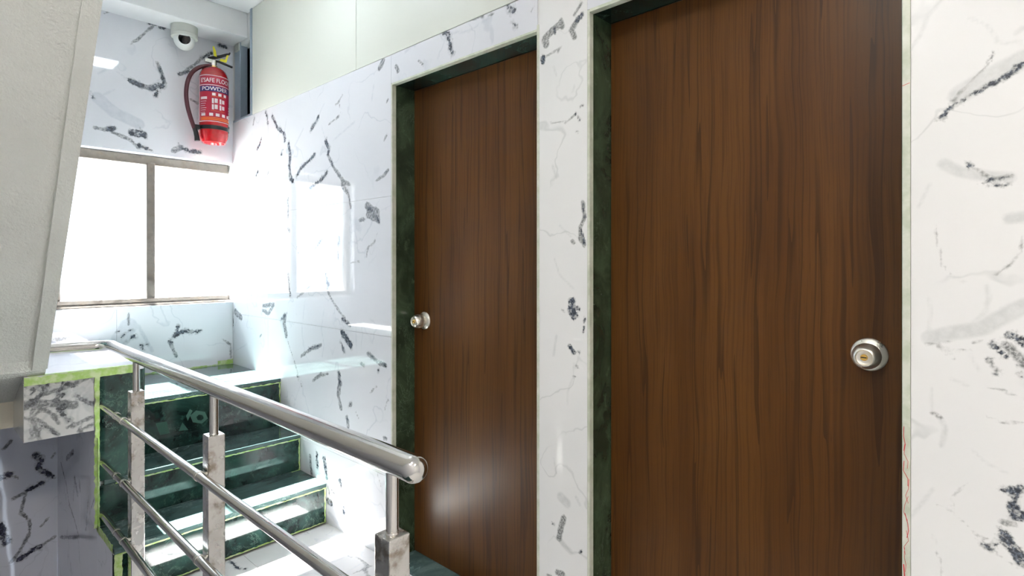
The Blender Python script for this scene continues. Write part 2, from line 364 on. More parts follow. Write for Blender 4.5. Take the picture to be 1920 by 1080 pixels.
veins('E', 0, 0, .3055, 'y', YE, S([
 'd 9 920 145 960 150', 'm 8 940 160 900 190 850 240 805 265', 'd 16 985 160 1010 170', 'm 13 965 385 990 440 1010 510', 'd 7 975 400 1010 510', 'd 18 800 495 870 525', 'm 20 860 525 940 545', 'd 20 930 540 995 525', 'd 9 965 560 955 585', 'm 6 640 80 680 65', 'd 13 1345 275 1385 290', 'd 9 1310 320 1240 355', 'm 10 1240 355 1190 400 1110 460', 'd 8 1100 455 1160 440', 'm 9 1170 610 1215 635',
 'd 18 670 795 695 790', 'm 13 580 785 650 795 720 825 800 860 850 905', 'd 24 815 815 880 828', 'd 12 850 890 900 912', 'm 8 900 910 940 930', 'm 20 1065 925 1110 905', 'd 9 1100 905 1150 920', 'd 13 1170 930 1225 932', 'm 6 1095 880 1090 900', 'f 44 600 600 700 690 850 760', 'd 5 550 560 570 600', 'f 6 720 440 770 480', 'f 6 640 580 700 550', 'f 6 600 450 650 430', 'm 5 850 770 870 800']))
veins('E', 0, 580, .2593, 'y', YE, S([
 'm 9 930 30 930 110', 'd 6 930 160 955 155', 'd 6 960 190 985 205', 'd 8 955 205 975 185', 'd 6 1060 250 1068 255', 'd 5 850 160 865 158', 'd 6 1020 255 1035 290', 'f 70 930 120 870 220', 'd 12 1290 120 1275 170', 'd 17 1260 190 1330 155', 'd 14 1330 155 1390 160', 'd 13 1380 165 1445 155', 'm 14 1225 230 1250 290 1275 340', 'd 7 1225 230 1240 240', 'd 6 1268 335 1276 342', 'm 8 1660 250 1610 215', 'm 8 1665 250 1670 350', 'd 12 380 215 440 215 490 205', 'f 6 700 20 660 60', 'f 6 720 210 700 260', 'f 14 1000 120 1100 300', 'd 6 880 200 900 180', 'd 5 900 240 920 230']))
veins('E', 0, 800, .2593, 'y', YE, S([
 'd 22 255 205 300 250', 'd 14 300 250 270 300', 'd 16 280 300 390 370', 'd 14 300 410 200 460', 'm 14 200 460 100 520', 'm 12 190 480 150 620 215 680 210 780 140 900 80 980', 'd 18 300 860 230 900 140 960', 'm 12 400 795 300 860', 'd 22 0 370 70 345', 'm 14 80 100 30 160', 'm 8 350 660 300 720', 'd 26 0 720 50 840', 'm 12 100 360 130 370', 'm 8 370 230 400 190']))
veins('S', 0, 800, .2593, 'x', XS, S([
 'm 22 480 230 530 180', 'm 12 440 260 480 420 500 560 540 680 570 800', 'm 30 540 380 560 480', 'd 8 540 390 530 520', 'd 8 575 400 580 470', 'm 8 640 500 620 760', 'm 12 430 800 560 800', 'f 10 560 800 580 1000', 'm 5 680 520 610 770']))
veins('B', 0, 640, .2037, 'y', Y2, S([
 'd 40 580 330 620 325', 'd 40 370 375 410 395', 'd 24 620 385 685 410', 'd 16 290 440 350 450', 'd 22 550 490 570 500', 'm 46 400 575 500 570 600 575 680 585', 'd 24 500 540 600 600', 'm 20 350 650 300 690', 'm 10 260 690 270 800 300 880', 'd 6 380 770 420 780', 'd 8 450 800 480 830 540 860', 'm 9 370 800 330 880 260 900', 'd 8 270 555 360 550', 'm 16 780 345 830 325', 'f 60 810 520 830 600', 'f 40 700 460 760 440', 'd 14 260 400 300 370', 'm 30 440 340 520 370', 'm 10 620 790 680 750', 'f 60 420 430 600 470', 'm 12 720 820 760 740']))
def rnd_veins(surf, seed, a, b, c, d, n):
    R = random.Random(seed)
    for _ in range(n):
        x, y = R.uniform(a, b), R.uniform(c, d); an = R.uniform(0, 2*PI); pts = [(x, y)]
        for _k in range(R.randint(2, 6)):
            an += R.uniform(-.6, .6); x += math.cos(an)*.06; y += math.sin(an)*.06; pts.append((x, y))
        VEINS.setdefault(surf, []).append((R.choice('dmmf'), R.uniform(.002, .008), pts))
rnd_veins('F', 3, .5, 1.4, 0, 2.5, 26); rnd_veins('F', 4, -1, 1.4, -2, 0, 20)
_p = [onz(u, v, 0) for u, v in ((660, 1075), (700, 1060), (720, 1052))]
VEINS['F'] += [('m', .006, [(p.x, p.y) for p in _p]), ('d', .004, [tuple(onz(u, v, 0))[:2] for u, v in ((430, 1050), (445, 1065), (460, 1068))])]
rnd_veins('R', 8, -2.2, -.75, 0, 2.1, 24); rnd_veins('L', 9, -2.2, 3.7, -1, 2.7, 60); rnd_veins('S', 12, .5, 2.2, -1, .2, 20); rnd_veins('B', 21, XB, XS, .59, .82, 26)

def vein_fields(surf, A, B):
    out = {}
    for key in 'dmf':
        D = np.full(A.shape, .09)
        for cl, hw, pts in VEINS.get(surf, []):
            if cl != key: continue
            for (x0, y0), (x1, y1) in zip(pts, pts[1:]):
                dx, dy = x1-x0, y1-y0; l2 = dx*dx+dy*dy+1e-12
                t = np.clip(((A-x0)*dx+(B-y0)*dy)/l2, 0, 1)
                D = np.minimum(D, np.hypot(A-x0-t*dx, B-y0-t*dy)-hw)
        out['v'+key] = D
    return out
def slab(name, m, axis, pos, sign, a0_, a1_, b0, b1, surf, parent=None, th=.01, step=.011):
    """marble tile: face on plane axis=pos, looking along sign*axis, body th behind it; carries the vein fields"""
    na, nb = max(2, int(math.ceil((a1_-a0_)/step))+1), max(2, int(math.ceil((b1-b0)/step))+1)
    ga, gb = np.meshgrid(np.linspace(a0_, a1_, na), np.linspace(b0, b1, nb), indexing='ij')
    ga, gb = ga.ravel(), gb.ravel(); idx = np.arange(na*nb).reshape(na, nb)
    rim = list(idx[:, 0])+list(idx[-1, 1:])+list(idx[-2::-1, -1])+list(idx[0, -2:0:-1])
    def place(A, B, p):
        P = np.full(A.shape, p)
        return np.stack({'x': (P, A, B), 'y': (A, P, B), 'z': (A, B, P)}[axis], -1)
    V = np.concatenate([place(ga, gb, pos), place(ga[rim], gb[rim], pos-sign*th)])
    q = np.stack([idx[:-1, :-1], idx[1:, :-1], idx[1:, 1:], idx[:-1, 1:]], -1).reshape(-1, 4)
    flip = (sign < 0) != (axis == 'y')
    if flip: q = q[:, ::-1]
    faces = q.tolist(); k = len(rim); base = na*nb
    for i in range(k):
        j = (i+1) % k; f = [rim[i], base+i, base+j, rim[j]]
        faces.append(f[::-1] if flip else f)
    bk = list(range(base, base+k)); faces.append(bk if flip else bk[::-1])
    me = bpy.data.meshes.new(name); me.from_pydata(V.tolist(), [], faces); me.update()
    A = np.concatenate([ga, ga[rim]]); B = np.concatenate([gb, gb[rim]])
    for kf, D in vein_fields(surf, A, B).items():
        at = me.attributes.new(kf, 'FLOAT', 'POINT'); at.data.foreach_set('value', D.astype(np.float32))
    return link(name, me, m, parent)

# ------------------------------------------------------------------ setting: walls, floor, ceiling
J = .0006   # half joint
YB, XL = -2.3, -.75
wr = tag(empty('wall_right', (XW, 1, 0)), kind='structure')
# solid core behind the cladding, with the two door openings and the small opening near the end wall
core = []
ys = [YB-.1, DOORS[1][0]-.012, DOORS[1][1]+.012, DOORS[0][0]-.012, DOORS[0][1]+.012, YE+.12]
for a, b in ((ys[0], ys[1]), (ys[2], ys[3]), (ys[4], ys[5])): core.append((XW+.003, XW+.19, a, b, -.05, ZM-.001))
for a, b in ((ys[1], ys[2]), (ys[3], ys[4])): core.append((XW+.003, XW+.19, a, b, ZL+.012, ZM-.001))
core.append((XW+.01, XW+.19, YB-.1, 3.385, ZM-.001, ZC+.1)); core.append((XW+.01, XW+.19, 3.66, YE+.12, ZM-.001, ZC+.1)); core.append((XW+.01, XW+.19, 3.385, 3.66, ZB-.02, ZC+.1))
boxes('masonry', 'core', core, wr)
rows = [0, .358, .958, 1.558, ZM]
for z0, z1 in zip(rows, rows[1:]):
    for y0, y1 in ((DOORS[0][1]+.006, 3.172), (3.172, YE)):
        zz0 = z0
        slab('tile', 'marble', 'x', XW, -1, y0+J, y1-J, zz0+J, z1-J, 'R', wr)
slab('tile', 'marble', 'x', XW, -1, DOORS[0][0]+J, DOORS[0][1]+.006-J, ZL+.006, ZM-J, 'R', wr)
slab('tile', 'marble_near', 'x', XW, -1, DOORS[1][1]+.008, DOORS[0][0]-.008, 0, ZM-J, 'R', wr, step=.007)
slab('tile', 'marble', 'x', XW, -1, DOORS[1][0]-.015+J, DOORS[1][1]+.008-J, ZL+.008, ZM-J, 'R', wr)
slab('tile', 'marble_near', 'x', XW, -1, -1.03+J, DOORS[1][0]-.016, 0, ZM-J, 'R', wr, step=.007)
slab('tile', 'marble', 'x', XW, -1, YB, -1.03-J, 0, ZM-J, 'R', wr, step=.03)
# polished edge strips round the openings
for name, args in (('edge_strip', (DOORS[1][0]-.015, DOORS[1][0]-.001, 0, ZL+.007)), ('edge_strip', (DOORS[1][1]-.001, DOORS[1][1]+.0075, 0, ZL+.007)),
                   ('edge_strip', (DOORS[0][0]-.0075, DOORS[0][0]+.003, 0, ZL+.02)), ('edge_strip', (DOORS[0][1]-.002, DOORS[0][1]+.005, 0, ZL+.005))):
    box(name, 'edge', XW-.001, XW+.02, args[0], args[1], args[2], args[3], wr, .001, 1)
box('edge_strip', 'edge', XW-.001, XW+.02, DOORS[0][0]+.003, DOORS[0][1]-.002, ZL-.001, ZL+.006, wr)
box('edge_strip', 'edge', XW-.001, XW+.02, DOORS[1][0]-.001, DOORS[1][1]-.001, ZL-.001, ZL+.008, wr)
# red crayon on the right-hand edge strip
R = random.Random(5)
for k in range(9):
    za = .60+.32*k/9; y0 = DOORS[1][0]-.008
    pts = [(XW-.0015, y0+R.uniform(-.005, .005), za+dz) for dz in (0, .015, .03, .05)]
    tube('crayon_mark', 'redmark', pts, R.choice((.0004, .0006, .0011)), wr, 6)
tube('crayon_mark', 'redmark', [(XW-.0015, DOORS[1][0]-.014, 1.641), (XW-.0015, DOORS[1][0]-.001, 1.637)], .0005, wr, 6)
# cream panels above the cladding
for y0, y1 in ((2.25, 3.385), (.95, 2.25), (-.4, .95), (YB, -.4)):
    box('wall_panel', 'panel', XW-.001, XW+.012, y0+.0014, y1-.0014, ZM+.0022, ZC-.004, wr, .0008, 1)
box('panel_bead', 'alu_blue', XW-.006, XW+.02, 3.385, 3.408, ZM, ZC, wr, .002, 1)

# narrow framed opening next to the end wall
wn = tag(empty('window_2', (XW+.05, 3.53, ZM)), kind='structure')
boxes('shaft', 'void', [(XW+.30, XW+.31, 3.3, 3.75, ZM-.1, ZC), (XW+.19, XW+.3, 3.66, 3.75, ZM-.1, ZC), (XW+.19, XW+.3, 3.3, 3.385, ZM-.1, ZC), (XW+.19, XW+.31, 3.3, 3.75, ZM-.1, ZM), (XW+.19, XW+.31, 3.3, 3.75, ZB, ZC)], wn)
box('frame_jamb', 'alu_blue', XW+.004, XW+.05, 3.575, 3.66, ZM+.004, ZB, wn, .003, 1)
box('frame_jamb', 'alu_blue', XW+.01, XW+.05, 3.39, 3.43, ZM+.004, ZB, wn, .003, 1)
box('frame_rail', 'alu_blue', XW-.003, XW+.05, 3.408, 3.668, ZM-.001, ZM+.014, wn, .002, 1)
box('frame_clip', 'plastic_grey', XW-.004, XW+.02, 3.58, 3.64, ZB-.05, ZB-.002, wn, .003, 1)
box('pane', 'lens', XW+.06, XW+.064, 3.39, 3.66, ZM, ZB, wn)

# end wall with the window opening
WX0, WX1, WZ0, WZ1 = .518, XW, 1.029, 1.899
we = tag(empty('wall_end', (.5, YE, -1.6)), kind='structure')
boxes('masonry', 'core', [(XL-.1, XW+.2, YE+.01, YE+.128, -1.7, WZ0-.012), (XL-.1, XW+.2, YE+.01, YE+.128, WZ1+.012, ZC+.1), (XL-.1, WX0-.012, YE+.01, YE+.13, WZ0-.012, WZ1+.012)], we)
for x0, x1 in ((XL, .40), (.40, XW)):
    slab('tile', 'marble', 'y', YE, -1, x0+J, x1-J, WZ1+J, ZB+.02, 'E', we)
for x0, x1 in ((.18, .78), (.78, XW)): slab('tile', 'marble', 'y', YE, -1, x0+J, x1-J, Z3-.06, WZ0-J, 'E', we)
slab('tile', 'marble', 'y', YE, -1, XL, .18-J, ZP, WZ0-J, 'E', we, step=.03)
slab('tile', 'marble', 'y', YE, -1, XL, WX0, WZ0+J, WZ1-J, 'E', we, step=.03)
slab('tile', 'marble_shaded', 'y', YE, -1, XL, XS, -.6, .57, 'E', we)
slab('tile', 'marble_shaded', 'y', YE, -1, XL, XS, -1.6, -.6-J, 'E', we, step=.03)
box('window_reveal', 'plain_marble', WX0-.012, WX0, YE+.0005, YE+.13, WZ0, WZ1, we)
box('window_reveal', 'plain_marble', WX0-.012, XW+.02, YE+.0005, YE+.13, WZ1, WZ1+.012, we)
box('window_ledge', 'plain_marble', WX0-.012, XW+.02, YE+.0005, YE+.13, WZ0-.012, WZ0, we)

wl = tag(empty('wall_left', (XL, 0, 0)), kind='structure')
box('masonry', 'core', XL-.12, XL-.01, YB-.1, YE+.12, -1.7, ZC+.1, wl)
for y0 in (-2.3, -1.1, .1, 1.3, 2.5):
    for z0, z1 in ((-1.6, -.6), (-.6, .358), (.358, 1.558), (1.558, ZC)):
        slab('tile', 'marble', 'x', XL, 1, y0+J, min(y0+1.2, YE)-J, z0+J, z1-J, 'L', wl, step=.03)
wb = tag(empty('wall_back', (0, YB, 0)), kind='structure')
box('plaster', 'white', XL-.1, XW+.2, YB-.12, YB, -.05, ZC+.1, wb)

fl = tag(empty('floor', (.6, 0, 0)), kind='structure')
YF = .60   # edge of the stair well in front of the lens
boxes('slab', 'core', [(XS+.01, XW+.012, YF-.01, Y1+.02, -.2, -.011), (XL, XW+.012, YB, YF-.01, -.2, -.011)], fl)
for i, x0 in enumerate((XS, .99)):
    x1 = (.99, XW+.001)[i]
    for y0 in (-2.3, -1.7, -1.1, -.5, .1, .7, 1.3, 1.9):
        slab('tile', 'marble_floor', 'z', 0, 1, x0+J, x1-J, y0+J, min(y0+.6, Y1+.01)-J, 'F', fl, step=.02)
for x0 in (XL, -.08):
    for y0 in (-2.3, -1.7, -1.1, -.5, .1):
        slab('tile', 'marble_floor', 'z', 0, 1, x0+J, (-.08 if x0 == XL else XS)-J, y0+J, min(y0+.6, YF)-J, 'F', fl, step=.03)
ce = tag(box('ceiling', 'white', XL-.1, XW+.2, YB-.1, YE+.12, ZC, ZC+.12), kind='structure')
bmx = tag(box('trim_1', 'white', XL, XW+.01, 3.475, YE+.005, ZB, ZC+.001, None, .004, 2), kind='structure')
gr = tag(box('ground', plaster('pale_ground', (.5, .5, .48), 3, .2), -30, 40, 4.2, 60, -4.2, -4), kind='structure')

# ------------------------------------------------------------------ window
wi = tag(empty('window_1', (.95, YG, WZ0)), kind='structure')
FW = .042
box('frame_head', 'alu', WX0, WX1, YG-.035, YG+.025, WZ1-FW-.012, WZ1, wi, .003, 1)
box('frame_sill', 'alu', WX0, WX1, YG-.045, YG+.025, WZ0, WZ0+FW, wi, .003, 1)
box('sill_track', 'alu', WX0, WX1, YG-.062, YG-.045, WZ0, WZ0+.014, wi, .002, 1)
box('frame_jamb', 'alu', WX0, WX0+.03, YG-.03, YG+.025, WZ0+FW, WZ1-FW-.012, wi, .003, 1)
box('mullion', 'alu', .938, .982, YG-.038, YG+.02, WZ0+FW-.012, WZ1-FW+.002, wi, .004, 2)
box('pane', 'glass', WX0+.03, .94, YG+.004, YG+.008, WZ0+FW-.004, WZ1-FW, wi)
box('pane', 'glass', .98, WX1, YG-.008, YG-.004, WZ0+FW-.004, WZ1-FW, wi)
pl = bpy.data.lights.new('window_portal', 'AREA'); pl.shape = 'RECTANGLE'; pl.size = WX1-WX0; pl.size_y = WZ1-WZ0
pl.cycles.is_portal = True   # sampling guide for the daylight only, gives off no light itself
po = bpy.data.objects.new('window_portal', pl); COL.objects.link(po); po.location = ((WX0+WX1)/2, YG+.05, (WZ0+WZ1)/2); po.rotation_euler = (-PI/2, 0, 0)

# ------------------------------------------------------------------ doors
def knob(parent, y, z, keyed=True):
    o = (XD, y, z); ax = (-1, 0, 0)
    k = lathe('knob', 'satin', [(0, .008), (.0225, .008), (.0255, .016), (.0285, .026), (.0295, .034), (.0282, .043), (.0255, .051), (.0222, .0575), (.0195, .0605), (.0172, .0615), (.0165, .0600), (.0135, .0585), (0, .0585)], o, ax, parent, 64)
    lathe('rosette', 'satin', [(.0375, -.004), (.0378, .002), (.0365, .004), (.033, .006), (.028, .0085), (.024, .0105), (0, .0110)], o, ax, k, 64)
    lathe('lock_cylinder', 'brass', [(.0072, .055), (.0072, .0612), (.0066, .0618), (0, .0618)], o, ax, k, 24)
    box('keyway', 'black', XD-.0622, XD-.0610, y-.0055, y+.0055, z-.0011, z+.0011, k)
    return k
for i, (y0, y1) in enumerate(DOORS):
    d = tag(empty('door_%d' % (i+1), (XD, (y0+y1)/2, 0)), kind='structure')
    box('door_leaf', 'wood', XD, XD+.035, y0+.002, y1-.002, .012, ZL-.001, d, .0012, 1)
    for ya, yb in ((y0-.012, y0), (y1, y1+.012)):
        box('jamb', 'green_jamb', XW+.0005, XD+.05, ya, yb, 0, ZL, d)
    box('lintel', 'green', XW+.0005, XD+.05, y0-.012, y1+.012, ZL, ZL+.012, d)
    box('threshold', 'green_sill', XW-.002, XD+.05, y0, y1, -.03, .010, d, .002, 1)
    if i == 0: knob(d, 1.898, 1.025)
    else: knob(d, .262, 1.060)

# ------------------------------------------------------------------ staircase (lower flight, landing and pier)
st = empty('staircase', (.95, 2.9, 0))
tag(st, 'dark green polished marble steps rising to the landing below the window', 'stairs')
XE = XW-.0005
solid = [(XS+.012, XW-.001, Y1+.02, YE-.001, -.2, Z1-.02), (XS+.012, XW-.001, Y2+.02, YE-.001, Z1-.02, Z2-.02), (XP-.02, XW-.001, Y3+.02, YE-.001, Z2-.02, Z3-.02), (XS+.012, XP-.02, Y2+.02, YE-.001, Z2-.02, ZP-.022), (XB+.012, XS+.012, Y2+.02, YE-.001, .60, ZP-.022), (XL+.001, XB+.012, 3.09, YE-.001, .60, ZP-.022)]
boxes('concrete', 'core', solid, st)
def riser(x0, x1, y, z0, z1, nm='riser', m='green'):
    return box(nm, m, x0, x1, y, y+.02, z0, z1, st, .0015, 1)
def tread(x0, x1, y0, y1, z):
    return box('tread', 'green_tread', x0, x1, y0-.006, y1+.004, z-.02, z, st, .004, 3)
riser(XS, XE, Y1, 0, Z1-.02); tread(XS, XE, Y1, Y2, Z1)
riser(XS, XE, Y2, Z1, Z2-.02); tread(XP-.14, XE, Y2, Y3, Z2)
r3 = riser(XP, XE, Y3, Z2, Z3-.02); tread(XP, XE, Y3, YE-.0045, Z3)
for gy in (.045, .085, .125): box('tread_groove', 'green', XP+.01, XE-.02, Y3+gy, Y3+gy+.005, Z3-.001, Z3+.0006, st)
# pier: dark green panel beside the grey breccia block, white top
riser(XS+.004, XP, Y2-.002, Z2-.001, ZP-.02, 'pier_panel')
slab('pier_block', 'marble_block', 'y', Y2-.004, -1, XB, XS-.012, .592, ZP-.022, 'B', st, .03, .006)
slab('block_side', 'marble_block', 'x', XB-.0005, -1, Y2, 3.08, .592, ZP-.03, 'Bs', st, .012)
box('pier_side', 'green', XP, XP+.01, Y2+.018, YE, Z3, ZP-.02, st)
slab('pier_top', 'marble', 'z', ZP, 1, XB, XP, Y2-.006, YE-.0005, 'F', st, .02, .02)
slab('pier_top', 'marble', 'z', ZP, 1, XL+.001, XB-J, 3.08, YE-.0005, 'F', st, .02, .03)
# stair side facing the well
for y0, y1, z0, z1 in ((Y1+.002, Y2, -.55, Z1-.004), (Y2, 3.126, -.55, .80), (3.126, YE, -.55, .80), (1.92, Y1+.002, -.55, -.012), (1.32, 1.92, -.55, -.012), (YF, 1.32, -.55, -.012)):
    slab('side_tile', 'marble_shaded', 'x', XS, -1, y0+J, y1-J, z0, z1, 'S', st if y1 > Y1+.01 else fl)
slab('side_tile', 'marble_shaded', 'x', XS, -1, YF, Y1, -1.6, -.55-J, 'S', fl, step=.03)
slab('side_tile', 'marble_shaded', 'x', XS, -1, Y1, YE, -1.6, -.55-J, 'S', st, step=.03)
slab('landing_beam', 'cream', 'y', 3.08, -1, XL, XB+.01, .592, .84, 'Bs', st, .02, .05)
# lime-green painted joints with ragged edges
def paint_strip(axis, pos, p0, p1, w0, seed, nm='painted_joint'):
    """ragged strip on plane axis=pos from p0 to p1 (2-D), width w0 on the left of travel"""
    Rr = random.Random(seed); a = Vector(p0); b = Vector(p1); d = (b-a); ln = d.length; d.normalize(); nn = Vector((-d.y, d.x)); k = max(3, int(ln/.012))
    vs_, fs = [], []
    for th in (0, .0012):
        for i in range(k+1):
            q = a+d*ln*i/k; e0 = q+nn*Rr.uniform(-.0015, .0015); e1 = q+nn*(w0+Rr.uniform(-.0035, .0035))
            for e in (e0, e1):
                vs_.append((pos-th, e.x, e.y) if axis == 'x' else ((e.x, pos-th, e.y) if axis == 'y' else (e.x, e.y, pos+th)))
    h = 2*(k+1)
    for i in range(k):
        j = 2*i; fs += [(h+j, h+j+1, h+j+3, h+j+2), (j, j+2, h+j+2, h+j), (j+1, h+j+1, h+j+3, j+3)]
    me = bpy.data.meshes.new(nm); me.from_pydata(vs_, [], fs); me.update(); return link(nm, me, 'lime', st)
paint_strip('y', Y2-.0075, (XB, ZP-.034), (XP-.02, ZP-.030), .031, 1)
paint_strip('y', Y2-.0050, (XS+.006, Z1), (XS+.006, ZP-.03), .016, 2)
paint_strip('z', ZP, (XB+.01, Y2-.004), (XP-.04, Y2-.004), .02, 3)
paint_strip('x', XS-.001, (Y2-.02, Z1-.01), (Y2-.02, .56), -.022, 4)
paint_strip('x', XS-.001, (Y2, Z1-.016), (Y1+.004, Z1-.016), -.03, 5)
paint_strip('y', Y1-.001, (XS+.002, 0), (XS+.002, Z1-.02), -.024, 6)
paint_strip('y', Y1-.0015, (XS+.02, .002), (XE, .002), .004, 7)
paint_strip('y', Y1-.0015, (XS+.02, Z1-.026), (XE, Z1-.026), .005, 8)
paint_strip('y', Y2-.0015, (XP-.1, Z2-.026), (XE, Z2-.026), .005, 9)
paint_strip('y', Y3-.0015, (XP, Z3-.027), (XE, Z3-.027), .005, 10)
paint_strip('y', Y3-.0015, (XE-.004, Z2), (XE-.004, Z3-.02), .004, 11)
paint_strip('y', Y2-.0015, (XE-.004, Z1), (XE-.004, Z2-.02), .005, 12)
paint_strip('y', Y1-.0015, (XE-.004, 0), (XE-.004, Z1-.02), .004, 13)
paint_strip('z', Z1, (XE-.05, Y2-.006), (XE, Y2-.006), .005, 14)
paint_strip('y', YE-.0015, (XP+.1, Z3+.001), (XE, Z3+.001), .005, 15)
paint_strip('y', YE-.0020, (XE-.09, Z3+.001), (XE, Z3+.004), .024, 16)
# pale green marks on the upper riser: a hexagon ring and small pieces
def flat_poly(nm, m, pts, y, parent, hole=None):
    bm = bmesh.new(); A = [bm.verts.new((p.x, y, p.z)) for p in pts]
    if hole:
        B = [bm.verts.new((p.x, y, p.z)) for p in hole]; k = len(A)
        fs = [bm.faces.new((A[i], A[(i+1) % k], B[(i+1) % k], B[i])) for i in range(k)]
    else: fs = [bm.faces.new(A)]
    r = bmesh.ops.extrude_face_region(bm, geom=fs); bmesh.ops.translate(bm, verts=[g for g in r['geom'] if isinstance(g, bmesh.types.BMVert)], vec=(0, .001, 0))
    return link(nm, bm_mesh(bm, nm), m, parent)
hx = [ony(373+17*math.cos(a), 782+13*math.sin(a), Y3) for a in [PI/3*i+.2 for i in range(6)]]; hi = [ony(375+7*math.cos(a), 783+6*math.sin(a), Y3) for a in [PI/3*i+.2 for i in range(6)]]
flat_poly('riser_mark', 'pale_green', hx, Y3-.0012, st, hi)
flat_poly('riser_mark', 'pale_green', [ony(u, v, Y3) for u, v in ((342, 792), (353, 806), (335, 808))], Y3-.0012, st)
flat_poly('riser_mark', 'pale_green', [ony(u, v, Y3) for u, v in ((349, 780), (356, 767), (361, 770), (352, 789))], Y3-.0012, st)
flat_poly('riser_mark', 'pale_green', [ony(u, v, Y3) for u, v in ((292, 794), (312, 790), (318, 812), (300, 816))], Y3-.0012, st)

# flight going down from the floor edge in front of the lens
ld = empty('lower_staircase', (-.1, 2, -1.5)); tag(ld, 'green marble steps going down below the steel railing', 'stairs')
for k in range(8):
    z = -.19*(k+1); y = YF+.25*k
    box('tread', 'green_tread', XL, XS-.012, y, y+.262, z-.03, z, ld, .003, 1); box('riser', 'green', XL, XS-.012, y-.001, y+.018, z, z+.19-.012, ld)
box('landing', 'green_tread', XL, XS-.012, YF+2., YE, -1.58, -1.52, ld)

# ------------------------------------------------------------------ flight overhead: plastered sloping underside
uf = empty('upper_staircase', (-.2, 2.7, ZP)); tag(uf, 'sloping cream plaster underside of the stair flight rising overhead', 'stairs')
sl = 1.245
def zs(y): return .882+(2.762-y)*sl
YT = 2.762-(ZC-.882)/sl
top = []
k = 0; y = 2.72; z = ZP
while True:
    z2 = min(z+.2, ZC); top += [(y, z), (y, z2)]; y -= .2/sl; z = z2
    if z >= ZC: break
prof = [(3.078, .70), (2.95, .765), (2.83, .822), (2.79, .842), (2.765, .862), (2.745, .905), (YT, ZC)]
inner = [(p[0]+.14, p[1]) for p in ((2.762, .90), (YT, ZC))]
poly = prof+[(YT+.20, ZC), (2.962, ZP), (3.078, ZP)]
prism('soffit_slab', 'plaster', poly, 'x', XL, .36, uf)
# raised band along the outer edge
band = [(2.762-.004, .884), (YT, ZC-.006), (YT-.004, ZC), (YT-.010, ZC-.002), (2.762-.016, .876)]
prism('edge_band', 'plaster', [(2.765, .866), (2.752, .868), (YT-.008, ZC-.0), (YT+.002, ZC)], 'x', .318, .362, uf)
for k in range(8):
    z = ZP+.2*k; yb = 2.97-.2/sl*k
    box('step', 'green_tread', XL, .34, yb-.03, yb+.26, z, z+.2, uf, .003, 1)

# ------------------------------------------------------------------ steel railing
XH, ZH, XR = .585, .920, .542
ra = empty('stair_railing', (XH, 1.7, 0)); tag(ra, 'polished steel railing with square posts and three round rails beside the steps', 'railing')
hp = [(XH, .762, ZH)]+[(XH, y, ZH) for y in np.linspace(.9, 2.76, 12)]
hp += [(XH-.06*(1-math.cos(a)), 2.80+.06*math.sin(a), ZH+.004) for a in np.linspace(.2, PI/2, 8)]
hp += [(.47, 2.862, ZH+.006), (.35, 2.864, ZH+.008)]
RH = .0235
hr = tube('handrail', 'steel', hp, RH, ra, 40)
lathe('end_cap', 'steel', [(RH+.0004, -.006), (RH+.0006, 0), (RH*.97, .006), (RH*.84, .0125), (RH*.6, .0175), (RH*.3, .02), (0, .0208)], (XH, .764, ZH), (0, -1, 0), hr, 40)
ZT = .79; HP = .0225
for py in (.828, 1.681, 2.468):
    p = box('post', 'steel_box', XH-HP, XH+HP, py-HP, py+HP, 0, ZT, ra, .0022, 2)
    lathe('post_pin', 'steel', [(.0116, -.002), (.0116, ZH-ZT-RH+.006)], (XH, py, ZT), (0, 0, 1), p, 24)
    lathe('pin_collar', 'steel_box', [(.0126, -.001), (.0126, .0015), (.0116, .003)], (XH, py, ZT), (0, 0, 1), p, 24)
    box('base_plate', 'steel_box', XH-.04, XH+.04, py-.04, py+.04, 0, .006, p, .001, 1)
RAILS = (.686, .456, .241)
for z in RAILS:
    r = tube('rail', 'steel', [(XR, y, z) for y in np.linspace(.70, Y2, 8)], .0125, ra, 24)
    for py in (.828, 1.681, 2.468):
        b = lathe('bracket', 'brushed', [(.006, 0), (.006, XH-HP-XR+.002)], (XR, py-.012, z), (1, 0, 0), r, 16)
        lathe('ring', 'brushed', [(.0124, -.006), (.0139, -.006), (.0139, .006), (.0124, .006)], (XR, py-.012, z), (0, 1, 0), r, 24)
    lathe('rail_sleeve', 'brushed', [(.0124, -.01), (.0136, -.01), (.0136, .01), (.0124, .01)], (XR, 2.56, z), (0, 1, 0), r, 24)

